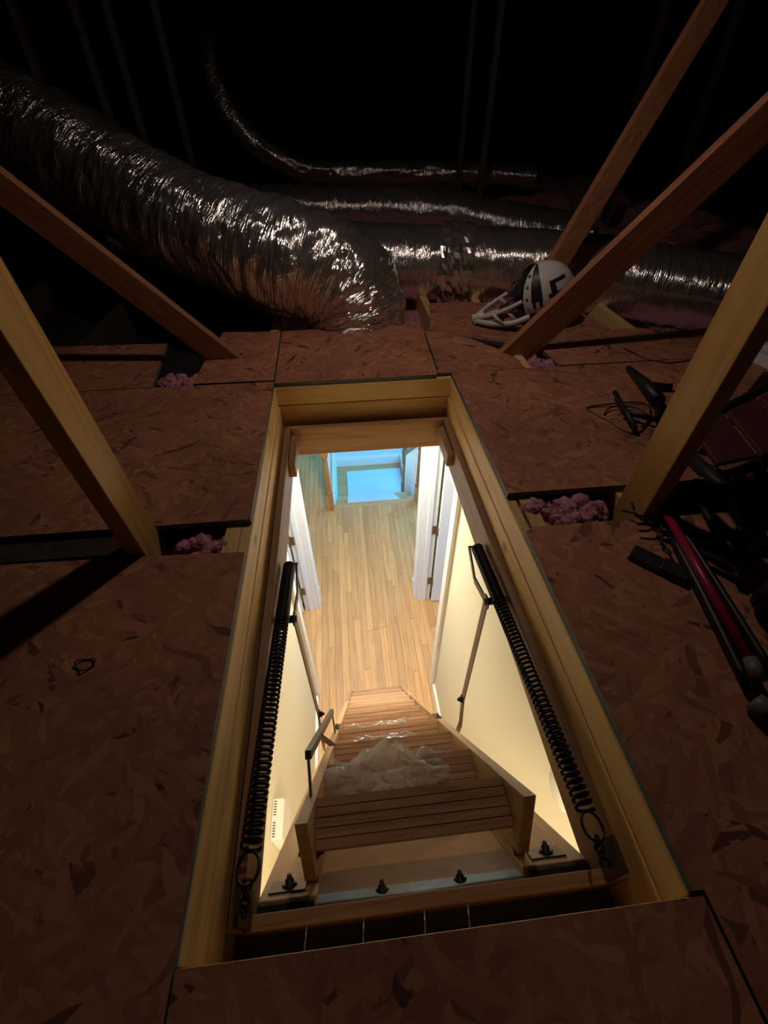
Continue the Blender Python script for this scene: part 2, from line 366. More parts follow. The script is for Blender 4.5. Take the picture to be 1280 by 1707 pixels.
def ceil(bm):
    z0, z1 = CZ-0.015, CZ
    box(bm, (-4.5, -6.5, z0), (-0.2365, 9, z1)); box(bm, (0.3925, -6.5, z0), (4.5, 9, z1))
    box(bm, (-0.2365, -6.5, z0), (0.3925, 0.0755, z1)); box(bm, (-0.2365, 1.4825, z0), (0.3925, 9, z1))
co = struct(mk('ceiling', ceil, [M_CEIL, M_PAPER]), 'hall ceiling board around the hatch')
for p in co.data.polygons:
    if p.normal.z > 0.5: p.material_index = 1
# back of the hall, side rooms and the stairwell walls
struct(bx('wall_back', (-2.6, -1.3, HF), (2.8, -1.2, CZ-0.015), M_CREAM), 'cream wall closing the hall behind the ladder')
struct(bx('wall_room_right', (2.7, -1.2, HF), (2.8, 2.6, CZ-0.015), M_LOFTWALL), 'outer wall of the right room')
struct(bx('wall_room_left', (-2.6, -1.2, HF), (-2.5, 2.6, CZ-0.015), M_LOFTWALL), 'outer wall of the left room')
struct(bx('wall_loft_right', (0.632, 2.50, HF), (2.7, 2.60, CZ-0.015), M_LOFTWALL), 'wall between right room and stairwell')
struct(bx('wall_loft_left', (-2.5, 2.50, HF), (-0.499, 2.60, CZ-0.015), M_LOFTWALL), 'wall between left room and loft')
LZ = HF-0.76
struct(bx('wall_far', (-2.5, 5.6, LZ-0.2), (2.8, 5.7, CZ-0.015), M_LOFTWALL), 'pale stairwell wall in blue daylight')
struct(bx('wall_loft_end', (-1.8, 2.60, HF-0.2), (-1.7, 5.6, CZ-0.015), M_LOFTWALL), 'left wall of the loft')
def wright(bm):
    box(bm, (1.9, 2.60, LZ-0.2), (2.0, 5.6, -2.55)); box(bm, (1.9, 2.60, -0.95), (2.0, 5.6, CZ-0.015))
    box(bm, (1.9, 2.60, -2.55), (2.0, 4.1, -0.95)); box(bm, (1.9, 5.4, -2.55), (2.0, 5.6, -0.95))
struct(mk('wall_stair_right', wright, M_LOFTWALL), 'right wall of the stairwell with a window')
w1 = struct(empty('window_1', (1.93, 4.75, -2.55)), 'stairwell window letting in blue daylight'); 
def wf(bm):
    for y in (4.1, 4.74, 5.36): box(bm, (1.90, y, -2.55), (1.96, y+0.04, -0.95))
    for z in (-2.55, -1.77, -0.99): box(bm, (1.90, 4.1, z), (1.96, 5.4, z+0.04))
mk('window_frame', wf, M_WHITE, w1)

# ------------------------------------------------------------------ stairs down to the landing
struct(bx('floor_landing', (-0.235, 4.62, LZ-0.15), (1.9, 5.6, LZ), M_OAKX), 'oak landing floor at the turn of the stairs')
struct(bx('wall_stair_left', (-0.235, 3.845, LZ), (-0.215, 5.6, HF), M_LOFTWALL), 'white stairwell side below the loft edge')
def sb(bm):
    box(bm, (-0.215, 5.582, LZ), (0.78, 5.5995, LZ+0.14)); box(bm, (-0.215, 5.588, LZ+0.14), (0.78, 5.5995, LZ+0.165))
struct(mk('baseboard_landing', sb, M_WHITE), 'white baseboard at the back of the landing')
def sk(bm):
    p = [(4.86, LZ), (5.6, LZ), (5.6, LZ+0.165), (4.86, LZ+0.12)]
    a = [bm.verts.new((0.785, y, z)) for y, z in p]; b = [bm.verts.new((0.80, y, z)) for y, z in p]
    bm.faces.new(a); bm.faces.new(b[::-1])
    for i in range(4): bm.faces.new((a[i], a[(i+1) % 4], b[(i+1) % 4], b[i]))
struct(mk('trim_1', sk, M_WHITE), 'white skirting board on the right of the landing')
st = tag(empty('staircase', (0.27, 3.85, LZ)), 'short oak stair flight leading down to the carpeted landing', 'staircase')
for k in range(4):
    y = 3.85 + 0.26*k; z = HF - 0.19*k
    if k: bx('tread', (-0.213, y-0.26+0.018, z-0.028), (0.80, y+0.02, z), M_OAKX, st, 0.006)
    else: bx('nosing', (-0.213, y-0.06, z-0.0275), (0.80, y+0.02, z+0.0015), M_OAKX, st, 0.006)
    bx('riser', (-0.213, y, z-0.19), (0.80, y+0.017, z-0.0285), M_OAKX, st)
# carpet runner following the treads, then lying on the landing
def runner(bm):
    x0, x1 = -0.065, 0.56; t = 0.009; pts = [(3.855, HF+0.003)]
    for k in range(4):
        y = 3.85+0.26*k; z = HF-0.19*k
        pts += [(y+0.021, z+0.002), (y+0.0215, z-0.029), (y+0.0175, z-0.032), (y+0.0175, z-0.188)]
    a = []
    for i, (y, z) in enumerate(pts):
        a.append([bm.verts.new((x, y+oy, z+oz)) for x in (x0, x1) for oy, oz in ((0.0015, 0.0015), (t, t))])
    for p, q in zip(a, a[1:]):
        for i, j in ((0, 1), (1, 3), (3, 2), (2, 0)): bm.faces.new((p[i], p[j], q[j], q[i]))
    bm.faces.new((a[0][0], a[0][1], a[0][3], a[0][2])); bm.faces.new((a[-1][0], a[-1][1], a[-1][3], a[-1][2]))
tag(mk('stair_runner', runner, M_RUG), 'pale carpet runner over the stair treads', 'carpet')
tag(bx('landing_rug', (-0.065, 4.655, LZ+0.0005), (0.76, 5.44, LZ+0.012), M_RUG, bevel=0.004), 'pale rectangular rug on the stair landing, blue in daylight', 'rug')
def newel(name, x, y, z0, h, lab, ball):
    r = tag(empty(name, (x, y, z0)), lab, 'newel post')
    s = 0.042
    bx('base_block', (x-s, y-s, z0), (x+s, y+s, z0+0.22), M_NEWEL, r, 0.004)
    prof = [(0.040, 0.2205), (0.041, 0.235), (0.030, 0.25), (0.034, 0.27), (0.036, 0.30), (0.030, h*0.55), (0.026, h-0.31), (0.036, h-0.295), (0.036, h-0.275), (0.028, h-0.262)]
    mk('turned_shaft', lambda b: lathe(b, [(q, t) for q, t in prof], (x, y, z0), 20), M_NEWEL, r)
    bx('top_block', (x-s*0.95, y-s*0.95, z0+h-0.26), (x+s*0.95, y+s*0.95, z0+h-0.08), M_NEWEL, r, 0.004)
    mk('finial', lambda b: lathe(b, [(0.034, h-0.0795), (0.038, h-0.065), (0.024, h-0.055), (0.032, h-0.04), (0.038, h-0.018), (0.034, h+0.002), (0.02, h+0.014), (0.004, h+0.017)], (x, y, z0), 20), M_NEWEL, r)
newel('newel_post', -0.262, 3.80, HF, 1.02, 'turned oak newel post at the left head of the stairs', 1)
newel('newel_post', 0.762, 3.83, HF, 1.02, 'turned oak newel post at the right head of the stairs', 1)
newel('newel_post', 0.742, 4.80, LZ, 0.86, 'turned oak newel post standing on the landing', 1)
br = tag(empty('stair_railing', (0.79, 4.3, LZ)), 'sloping stair handrail with white balusters between two newel posts', 'railing')
mk('handrail', lambda b: bar(b, (0.762, 3.905, -1.942), (0.742, 4.745, -2.676), 0.05, 0.045), M_NEWEL, br, 0.008)
for k in range(8):
    t = (k+0.7)/8.2; y = 3.88+0.87*t; x = 0.762-0.020*t; zt = -1.945-0.76*t; zb = HF-0.19*(math.floor((y-3.87)/0.26)+1)+0.0
    mk('baluster', lambda b: (tube(b, [(x, y, zb), (x, y, zb+0.2), (x, y, zt)], [0.016, 0.014, 0.010], 8)), M_WHITE, br)
lr = tag(empty('loft_railing', (-0.262, 4.7, HF)), 'white baluster railing along the loft edge beside the stairwell', 'railing')
mk('handrail', lambda b: bar(b, (-0.262, 3.845, -1.80), (-0.262, 5.595, -1.80), 0.055, 0.045), M_NEWEL, lr, 0.008)
for k in range(12):
    y = 3.95+0.135*k
    mk('baluster', lambda b: tube(b, [(-0.262, y, HF), (-0.262, y, HF+0.25), (-0.262, y, -1.8225)], [0.016, 0.014, 0.010], 8), M_WHITE, lr)

# ------------------------------------------------------------------ attic floor
OX0, OX1, OY0, OY1 = -0.250, 0.397, 0.038, 1.514
fa = struct(empty('floor_attic', (0, 0.5, -0.26)), 'attic floor of oriented strand boards laid over the joists')
JT = -0.0165
for x in (-1.72, -1.12, -0.295, 0.448, 0.71, 1.31, 1.9):
    bx('joist', (x-0.018, -0.6, CZ+0.001), (x+0.018, 6.2, JT), M_DARKWOOD if x < -1 else M_PINE_Y, fa)  # left joists take the dark wood so their colour carries the shade there
for y0, y1 in ((OY0-0.078, OY0-0.040), (OY1+0.040, OY1+0.078)):
    bx('header_joist', (-0.276, y0, CZ+0.001), (0.429, y1, JT), M_PINE_X, fa)
P = [
 [(-1.8, -0.55), (-0.2535, -0.55), (-0.2535, 0.700), (-0.50, 0.712), (-1.8, 0.745)],
 [(-0.2515, -0.55), (0.411, -0.55), (0.411, 0.0365), (-0.2515, 0.0365)],
 [(0.4145, -0.55), (1.95, -0.55), (1.95, 0.70), (0.4255, 0.708), (0.4005, 0.695), (0.4005, 0.042), (0.4145, 0.042)],
 [(-1.8, 0.815), (-0.2535, 0.808), (-0.2535, 1.532), (-1.8, 1.543)],
 [(0.4005, 0.832), (1.95, 0.828), (1.95, 1.535), (0.4005, 1.527)],
 [(-1.6, 1.550), (-0.690, 1.549), (-0.735, 1.945), (-1.5, 1.985)],
 [(-0.545, 1.547), (-0.2555, 1.541), (-0.262, 2.01), (-0.515, 2.03), (-0.528, 1.80), (-0.40, 1.795), (-0.40, 1.745), (-0.538, 1.742)],
 [(-0.2505, 1.5185), (0.345, 1.5185), (0.352, 1.60), (0.365, 1.99), (0.20, 2.03), (-0.256, 2.01)],
 [(0.350, 1.534), (0.690, 1.541), (0.683, 1.62), (0.640, 1.72), (0.55, 1.84), (0.45, 1.93), (0.372, 1.95), (0.358, 1.60)],
 [(0.40, 1.975), (0.46, 1.952), (0.56, 1.87), (0.70, 1.80), (0.80, 1.84), (1.2, 1.86), (1.15, 2.22), (0.62, 2.33), (0.46, 2.33)],
 [(0.825, 1.545), (1.95, 1.54), (1.95, 1.79), (1.30, 1.86), (0.80, 1.828)],
]
for i, p in enumerate(P):
    dz = [0, -0.003, -0.001, 0.0, 0.001, -0.004, 0.001, 0, -0.003, -0.012, -0.002][i]
    mk('osb_panel', lambda b: poly_slab(b, p, dz-0.015, dz, 1), [M_OSB, M_EDGE], fa)
bx('filler_board', (-1.7, 0.742, -0.055), (-0.53, 0.806, -0.017), M_DARKWOOD, fa)

# insulation: a fluffy sheet between and beyond the joists
def insul(bm, shaded=False):
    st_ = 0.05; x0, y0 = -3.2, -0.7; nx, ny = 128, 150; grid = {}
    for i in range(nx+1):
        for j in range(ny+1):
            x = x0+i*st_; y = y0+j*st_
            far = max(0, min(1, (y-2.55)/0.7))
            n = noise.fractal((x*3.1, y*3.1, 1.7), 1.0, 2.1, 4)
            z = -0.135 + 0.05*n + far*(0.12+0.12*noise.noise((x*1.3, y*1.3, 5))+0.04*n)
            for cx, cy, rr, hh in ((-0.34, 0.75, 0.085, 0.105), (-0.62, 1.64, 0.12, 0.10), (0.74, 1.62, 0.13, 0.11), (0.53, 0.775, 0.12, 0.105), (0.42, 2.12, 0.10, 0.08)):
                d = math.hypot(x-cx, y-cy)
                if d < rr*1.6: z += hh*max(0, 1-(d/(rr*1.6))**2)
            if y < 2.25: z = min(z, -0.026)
            if shaded: z = -0.20+0.05*n+far*0.06
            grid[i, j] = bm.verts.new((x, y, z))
    for i in range(nx):
        for j in range(ny):
            cx = x0+(i+0.5)*st_; cy = y0+(j+0.5)*st_
            if (cx < -0.36 and 1.82 < cy < 3.6) != shaded: continue
            if -0.33 < cx < 0.49 and -0.06 < cy < 1.62: continue
            bm.faces.new((grid[i, j], grid[i+1, j], grid[i+1, j+1], grid[i, j+1])).smooth = True
tag(mk('insulation', insul, M_PINK), 'pink fibreglass insulation filling the joist bays', kind='stuff')
tag(mk('shaded_insulation', lambda b: insul(b, True), M_SHADE_FILL), 'insulation under the large left duct, coloured dark for the shade there', kind='stuff')
def tufts(name, c, n, r, lab, up):
    def f(bm):
        for k in range(n):
            a = random.uniform(0, 2*PI); q = r*math.sqrt(random.random())
            p = Vector(c)+Vector((math.cos(a)*q, math.sin(a)*q*0.5, random.uniform(-0.02, 0.0)))
            rad = random.uniform(0.014, 0.03)
            v0 = len(bm.verts); res = bmesh.ops.create_icosphere(bm, subdivisions=2, radius=rad)
            for v in res['verts']:
                d = v.co.normalized(); v.co = v.co*(1+0.6*noise.noise(d*2.5+Vector((k, 0, 0)))); v.co.z *= up; v.co += p
            for v in res['verts']:
                for ff in v.link_faces: ff.smooth = True
    return tag(mk(name, f, M_PINK), lab, kind='stuff')
tufts('insulation_tuft', (-0.345, 0.755, -0.035), 26, 0.075, 'pink insulation tuft in the gap by the left post', 1.1)
tufts('insulation_tuft', (-0.615, 1.63, -0.03), 32, 0.075, 'pink insulation tuft beside the far left strut', 1.0)
tufts('insulation_tuft', (0.75, 1.60, -0.025), 30, 0.07, 'pink insulation tuft at the foot of the right strut', 1.0)
tufts('insulation_tuft', (0.545, 0.775, -0.03), 38, 0.10, 'pink insulation tuft in the gap by the right post', 1.1)

# ------------------------------------------------------------------ hatch lining
hl = tag(empty('hatch_lining', (0.07, 0.77, CZ)), 'yellow pine boards lining the hatch opening above the ladder frame', 'hatch lining')
T = 0.036
def side_boards(x, s):
    bx('upper_board', tuple(sorted((x, x))) and (min(x, x-s*T*0.72), OY0+0.001, -0.092), (max(x, x-s*T*0.72), OY1-0.001, -0.0170), M_PINE_Y, hl, 0.002)
    bx('lower_board', (min(x+s*0.004, x-s*0.026), OY0+0.001, CZ+0.002), (max(x+s*0.004, x-s*0.026), OY1-0.001, -0.0935), M_PINE_Y, hl, 0.002)
side_boards(OX0, 1); side_boards(OX1, -1)
for y, s in ((OY0, 1), (OY1, -1)):
    bx('upper_board', (OX0-0.0255, min(y, y-s*T), -0.088), (OX1+0.0255, max(y, y-s*T), -0.0170), M_PINE_X, hl, 0.002)
    bx('lower_board', (OX0-0.0255, min(y+s*0.0, y-s*T), CZ+0.002), (OX1+0.0255, max(y, y-s*T), -0.0905), M_PINE_X, hl, 0.002)

# ------------------------------------------------------------------ attic ladder
FX0, FX1, FY0, FY1, FT, FB = -0.216, 0.372, 0.096, 1.462, -0.160, -0.282
al = tag(empty('attic_ladder', (0.07, 0.77, HF)), 'folding wooden attic ladder let down through the hatch, with springs and hinged hatch panel', 'attic ladder')
bx('frame_side', (FX0-0.021, FY0-0.021, FB), (FX0, FY1+0.021, FT), M_FRAME_Y, al, 0.002)
bx('frame_side', (FX1, FY0-0.021, FB), (FX1+0.021, FY1+0.021, FT), M_FRAME_Y, al, 0.002)
bx('frame_head', (FX0+0.0005, FY1, FB), (FX1-0.0005, FY1+0.021, FT), M_FRAME_X, al, 0.002)
bx('frame_head', (FX0+0.0005, FY0-0.021, FB), (FX1-0.0005, FY0, FT-0.03), M_FRAME_X, al, 0.002)
for x in (FX0+0.0005, FX1-0.0245):
    bx('stop_block', (x, FY1-0.20, FT-0.075), (x+0.024, FY1-0.012, FT-0.02), M_FRAME_Y, al, 0.003)
TAN = 1.80; SL = math.atan(TAN); cs, sn = math.cos(SL), math.sin(SL)
def lad(y, depth=0.0):
    """point on the ladder's front-edge line at y, pushed back by depth (towards the panel)"""
    return (y - depth*sn, -0.225 - TAN*(y-0.254) - depth*cs)
def slopebox(bm, x0, x1, s0, s1, d0, d1):
    """box running along the ladder slope from arc s0 to s1 measured from the hinge-side reference (0.192,-0.1134)"""
    y0, z0 = 0.192, -0.225 - TAN*(0.192-0.254)
    M = Matrix(((1, 0, 0, 0), (0, cs, sn, y0), (0, -sn, cs, z0), (0, 0, 0, 1)))
    box(bm, (x0, s0, -d1), (x1, s1, -d0), M)
def SP(s, d):
    y0, z0 = 0.192, -0.225 - TAN*(0.192-0.254)
    return (y0 + s*cs - d*sn, z0 - s*sn - d*cs)
LX0, LX1 = -0.135, 0.272
stot = (2.70-0.1134+0.0)/sn
secs = [(0.0, 1.02), (1.022, 2.02), (2.022, stot-0.075)]
def stringer(bm, x0, x1, a, b_, cut0, cut1):
    pts = [(a, 0.0), (a+cut0, 0.118), (b_+cut1, 0.118), (b_, 0.0)]
    A = [bm.verts.new((x0, *SP(*p))) for p in pts]; B = [bm.verts.new((x1, *SP(*p))) for p in pts]
    bm.faces.new(A); bm.faces.new(B[::-1])
    for i in range(4): bm.faces.new((A[i], A[(i+1) % 4], B[(i+1) % 4], B[i]))
for k, (a, b_) in enumerate(secs):
    for x in (LX0, LX1-0.021):
        mk('stringer', lambda b: stringer(b, x, x+0.021, a, b_, 0.10 if k == 0 else 0.0, 0.06 if k == 2 else 0.0), M_STRING, al, 0.0015)
for k in range(11):
    z = -0.232 - 0.237*k
    if z < HF+0.06: break
    yf = 0.254 + (-0.225 - z)/TAN
    def trd(bm, yf=yf, z=z):
        box(bm, (LX0+0.0215, yf-0.082, z-0.021), (LX1-0.0215, yf-0.001, z-0.0016))
        for q in range(5):
            box(bm, (LX0+0.0215, yf-0.082+q*0.0165, z-0.0016), (LX1-0.0215, yf-0.082+q*0.0165+(0.0145 if q < 4 else 0.015), z))
    mk('tread', trd, M_TREAD, al)
# hatch panel: plywood with two rails, hinged on the near frame board
PX0, PX1 = -0.213, 0.369
pn = mk('hatch_panel', lambda b: slopebox(b, PX0, PX1, 0.080, 1.38, 0.148, 0.156), M_PANEL, al, 0.001)
mk('panel_rail', lambda b: slopebox(b, PX0+0.0, -0.1145, 0.083, 1.37, 0.1315, 0.1478), M_STRING, pn, 0.002)
mk('panel_rail', lambda b: slopebox(b, LX1-0.021, PX1, 0.083, 1.37, 0.1315, 0.1478), M_STRING, pn, 0.002)
for x in (LX0, LX1-0.021):
    mk('stringer_cleat', lambda b: slopebox(b, x+0.0, x+0.021, 0.13, 1.0, 0.1183, 0.1313), M_STRING, pn)
hg = mk('piano_hinge', lambda b: slopebox(b, -0.112, 0.249, 0.082, 0.112, 0.1445, 0.1478), M_ZINC, pn)
y, z = SP(0.079, 0.147)
mk('hinge_knuckle', lambda b: tube(b, [(-0.112, y, z), (0.249, y, z)], 0.0045, 8), M_ZINC, hg)
def bolt(c, d, r=0.009, h=0.009, parent=al):
    M = Vector(d).to_track_quat('Z', 'Y').to_matrix()
    mk('bolt', lambda b: (lathe(b, [(r*1.7, 0), (r*1.7, 0.002), (r, 0.0021), (r, h), (r*0.55, h+0.001), (r*0.55, h+0.007)], c, 6, M)), M_BOLT, parent)
NRM = (0, sn, cs)
for x in (0.0, 0.14):
    yy, zz = SP(0.098, 0.1445); bolt((x, yy, zz), NRM, 0.007, 0.008, pn)
for x in (-0.165, 0.310):
    mk('bracket_plate', lambda b: slopebox(b, x-0.034, x+0.03, 0.100, 0.140, 0.128, 0.1313), M_ARM, pn)
    yy, zz = SP(0.120, 0.128); bolt((x, yy, zz), NRM, 0.008, 0.010, pn)
for x, s in ((LX0-0.0, -1), (LX0+0.021, 1), (LX1, 1)):
    yy, zz = SP(0.125, 0.085); bolt((x, yy, zz), (s, 0, 0), 0.007, 0.006)
bx('hinge_block', (PX0, 0.0965, -0.272), (-0.118, 0.112, -0.246), M_BLACK, al, 0.002)
bx('hinge_block', (0.262, 0.0965, -0.272), (PX1, 0.112, -0.246), M_BLACK, al, 0.002)
# nails bridging the dark gap at the near end
for x in (-0.125, -0.036, 0.060, 0.130):
    mk('nail', lambda b: tube(b, [(x, OY0+0.0005, -0.19), (x+0.004, 0.0745, -0.19)], 0.0014, 6), M_NAIL, al)
# springs, lever arms, straps and chains
def spring(x, far, near, turns, s):
    far = Vector(far); near = Vector(near); d = near-far; L = d.length; t = d.normalized(); u = Vector((1, 0, 0)); w = t.cross(u)
    def f(bm):
        pts = []; n = 10; R0 = 0.0148
        tight = 0.30
        total = turns*n
        for k in range(total+1):
            q = k/total
            # closely wound over the first third, opened over the rest
            qq = q/0.46*tight if q < 0.46 else tight+(q-0.46)/0.54*(1-tight)
            a = 2*PI*k/n
            pts.append(far + t*(L*qq) + (u*math.cos(a)+w*math.sin(a))*R0)
        tube(bm, pts, 0.0031, 6)
        # end hook
    sp = mk('spring', f, M_STEEL, al)
    mk('spring_core', lambda b: tube(b, [far, far+t*L*0.34], 0.0085, 8), M_STEEL, sp)
    ex = near
    ring = [ex + t*(0.002+0.022*(1-math.cos(a))) + w*0.0*math.cos(a) + u*0.016*math.sin(a) for a in [2*PI*k/16 for k in range(17)]]
    mk('end_ring', lambda b: tube(b, ring, 0.0026, 6), M_STEEL, sp)
    return t
def chain(p0, p1, n):
    p0 = Vector(p0); p1 = Vector(p1); d = p1-p0; t = d.normalized(); l = d.length/n
    a1 = t.orthogonal().normalized(); a2 = t.cross(a1)
    def f(bm):
        for k in range(n):
            c = p0 + d*((k+0.5)/n); s = a1 if k % 2 else a2
            tube(bm, [c + t*(math.cos(a)*l*0.68) + s*(math.sin(a)*0.0075) for a in [2*PI*j/14 for j in range(15)]], 0.0021, 6, False)
    return mk('chain', f, M_STEEL, al)
for x, s, far, near, an in ((-0.194, 1, (0.836, -0.218), (0.160, -0.080), (0.088, -0.108)), (0.351, -1, (0.842, -0.214), (0.166, -0.128), (0.094, -0.150))):
    spring(x, (x, *far), (x, *near), 78, s)
    chain((x, near[0]-0.038, near[1]+0.0), (x-s*0.008, *an), 4)
    bx('chain_plate', (min(x-s*0.0215, x-s*0.014), 0.077, -0.19), (max(x-s*0.0215, x-s*0.014), 0.125, -0.105), M_ARM, al)
    xi = x + s*0.020
    mk('lever_arm', lambda b: (bar(b, (xi, far[0]+0.012, far[1]-0.004), (xi, 0.765, -0.262), 0.004, 0.016, (0, 0, 1)), bar(b, (xi, 0.765, -0.262), (xi, 0.650, -0.222), 0.004, 0.020, (0, 0, 1)),
                               tube(b, [(x, far[0]+0.004, far[1]), (xi+s*0.004, far[0]+0.006, far[1])], 0.0035, 6)), M_ARM, al)
    mk('pivot', lambda b: (tube(b, [(x-s*0.02, 0.655, -0.215), (xi+s*0.010, 0.655, -0.215)], 0.010, 10), tube(b, [(xi+s*0.0025, 0.655, -0.215), (xi+s*0.006, 0.655, -0.215)], 0.021, 14)), M_STEEL, al)
    strap = mk('drop_strap', lambda b: (bar(b, (xi+s*0.004, 0.655, -0.20), (xi+s*0.004, 0.645, -0.775), 0.005, 0.024, (0, 1, 0)), bar(b, (xi+s*0.004, 0.645, -0.765), (xi, 0.622, -0.93), 0.005, 0.024, (0, 1, 0)), bar(b, (xi, 0.622, -0.925), (xi-s*0.006, 0.642, -1.075), 0.005, 0.024, (0, 1, 0))), M_ARM, al)
    bolt((xi+s*0.0065, 0.644, -0.77), (s, 0, 0), 0.010, 0.010, strap)
# bent flat bar standing off the left stringer
xb = -0.1245
mk('section_bracket', lambda b: (bar(b, (xb, 0.262, -0.245), (xb, 0.322, -0.188), 0.004, 0.016, (0, -0.6, 0.7)), bar(b, (xb, 0.320, -0.186), (xb, 0.648, -0.768), 0.012, 0.016, (0, 0.8, 0.5)),
    bar(b, (xb, 0.648, -0.768), (xb, 0.625, -0.895), 0.004, 0.016, (0, 1, 0)), bar(b, (xb, 0.43, -0.385), (xb+0.022, 0.445, -0.50), 0.016, 0.004, (0, 1, 0.2))), M_ARM, al)
for s_, x in ((1, -0.1245), (1, 0.2615)):
    yy, zz = SP(1.02, 0.0); mk('section_hinge', lambda b: slopebox(b, x-0.0105, x+0.0105, 0.96, 1.08, -0.004, -0.0003), M_ARM, al)
    yy, zz = SP(0.99, -0.004); bolt((x, yy, zz), NRM, 0.005, 0.005)

# ------------------------------------------------------------------ plastic film on the treads
def film(name, cx, cy, cz, w, d, h, seed, lab, peaks):
    def f(bm):
        nx, ny = 110, 80; g = {}
        for i in range(nx+1):
            for j in range(ny+1):
                u = i/nx*2-1; v = j/ny*2-1
                ed = max(0.0, 1-max(abs(u), abs(v))**6)
                n1 = noise.noise((u*1.7+seed, v*1.9, seed)); n2 = noise.turbulence((u*2.6+seed, v*2.6, 3), 3, True)
                rdg = 1-abs(noise.noise((u*2.1+v*1.3+seed, v*2.4-u*0.8, seed+4)))*2.2; rd2 = 1-abs(noise.noise((u*4.3-v*2+seed, v*4+u*1.5, seed+8)))*2.2
                z = 0.04*h*n2 + 0.18*h*n1 + 0.20*h*max(0, rdg)**3 + 0.035*h*max(0, rd2)**4
                for pu, pv, ps, ph in peaks:
                    q = ((u-pu)/ps)**2 + ((v-pv)/(ps*1.2))**2; z += ph*h*max(0, 1-math.sqrt(q))**0.8 if q < 1 else 0
                x = cx + w*(u*(1+0.10*noise.noise((v*2, seed, 1)))) ; y = cy + d*(v*(1+0.2*noise.noise((u*2, seed, 7))))
                x += 0.02*noise.noise((u*5, v*5, seed+2)); y += 0.015*noise.noise((u*5, v*5, seed+9))
                g[i, j] = bm.verts.new((x, y, cz + max(0.0015, z*(0.35+0.65*ed))))
        for i in range(nx):
            for j in range(ny): bm.faces.new((g[i, j], g[i+1, j], g[i+1, j+1], g[i, j+1])).smooth = True
    return tag(mk(name, f, M_FILM), lab, 'plastic bag')
film('plastic_bag', 0.030, 0.342, -0.468, 0.150, 0.050, 0.17, 2.3, 'crumpled clear plastic bag lying on an upper ladder tread', [(0.02, 0.35, 0.62, 0.95), (-0.78, 0.1, 0.5, 0.45), (0.75, -0.1, 0.3, 0.3)])
film('plastic_bag', 0.040, 0.70, -1.178, 0.125, 0.06, 0.05, 6.1, 'flat shiny clear plastic bag on a lower ladder tread', [(-0.4, 0, 0.6, 0.8), (0.4, 0.1, 0.6, 0.7)])
film('plastic_bag', 0.060, 0.585, -0.941, 0.125, 0.035, 0.03, 9.4, 'thin strip of clear plastic on the tread between the two bags', [(0.4, 0, 0.6, 0.8)])

# ------------------------------------------------------------------ fittings on the hall walls
ch = tag(empty('door_chime', (WL+0.022, 0.46, -1.37)), 'white slotted chime box on the left hall wall', 'door chime')
bx('cover', (WL+0.0005, 0.395, -1.37), (WL+0.045, 0.525, -1.20), M_CHIME, ch, 0.006)
for k in range(14):
    if k in (6, 7): continue
    bx('slot', (WL+0.008, 0.403+k*0.0085, -1.2005), (WL+0.018, 0.406+k*0.0085, -1.1992), M_BLACK, ch)
sd = tag(empty('smoke_detector', (WR-0.015, 0.315, -0.70)), 'round cream smoke detector high on the right hall wall', 'smoke detector')
RM = Matrix.Rotation(-PI/2, 3, 'Y')
mk('base_ring', lambda b: lathe(b, [(0.070, 0.0005), (0.070, 0.012), (0.064, 0.016), (0.058, 0.016)], (WR, 0.315, -0.63), 28, RM), M_CREAM, sd)
mk('cap', lambda b: lathe(b, [(0.054, 0.0165), (0.054, 0.024), (0.044, 0.032), (0.0, 0.034)], (WR, 0.315, -0.63), 28, RM), M_CHIME, sd)

# ------------------------------------------------------------------ trusses and roof
def member(bm, a, b, w, t):
    """plank in a plane of constant y: wide face towards -y, thickness t behind it"""
    a = Vector(a); b = Vector(b); d = (b-a).normalized(); n = d.cross(Vector((0, 1, 0))).normalized(); bk = n.cross(d).normalized()
    M = Matrix((n, d, bk)).transposed().to_4x4(); M.translation = a
    box(bm, (-w/2, 0, -t/2), (w/2, (b-a).length, t/2), M)
RZ = lambda y: 4.0 - 0.36*abs(y+0.5)
rt = tag(empty('roof_truss', (0.07, 1.74, 0)), 'timber roof truss beyond the hatch, two long struts leaning outwards', 'roof truss')
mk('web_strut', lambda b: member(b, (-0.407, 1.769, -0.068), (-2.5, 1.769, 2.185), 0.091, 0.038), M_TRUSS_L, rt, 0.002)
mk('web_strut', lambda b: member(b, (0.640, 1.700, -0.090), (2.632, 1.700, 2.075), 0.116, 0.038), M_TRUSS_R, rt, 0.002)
def post(label, a, b, wx, wy, m, group=None):
    r = tag(empty('roof_post', a), label, 'post', group)
    mk('timber', lambda bm: bar(bm, a, b, wx, wy, (0, 1, 0)), m, r, 0.002)
post('golden timber post standing left of the hatch', (-0.496, 0.770, -0.16), (-0.500, 0.60, 2.6), 0.038, 0.089, M_PINE_Z)
post('golden timber post standing right of the hatch', (0.709, 0.757, -0.16), (0.712, 0.65, 2.6), 0.038, 0.095, M_PINE_Z)
rb = tag(empty('roof_brace', (0.9, 2.1, 0)), 'diagonal timber brace rising behind the white helmet', 'timber brace')
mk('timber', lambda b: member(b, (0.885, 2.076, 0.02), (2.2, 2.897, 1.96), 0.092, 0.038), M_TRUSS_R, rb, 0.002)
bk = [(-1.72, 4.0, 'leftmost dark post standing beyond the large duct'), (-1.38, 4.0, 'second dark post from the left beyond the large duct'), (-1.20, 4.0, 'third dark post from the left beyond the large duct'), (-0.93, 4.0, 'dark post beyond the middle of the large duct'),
      (1.14, 4.05, 'faint dark post standing far behind the middle of the attic'), (1.10, 4.6, 'fainter post just left of the far middle post'), (2.18, 4.0, 'grey post standing behind the crossing struts'), (2.68, 4.0, 'grey post behind the right strut near the edge')]
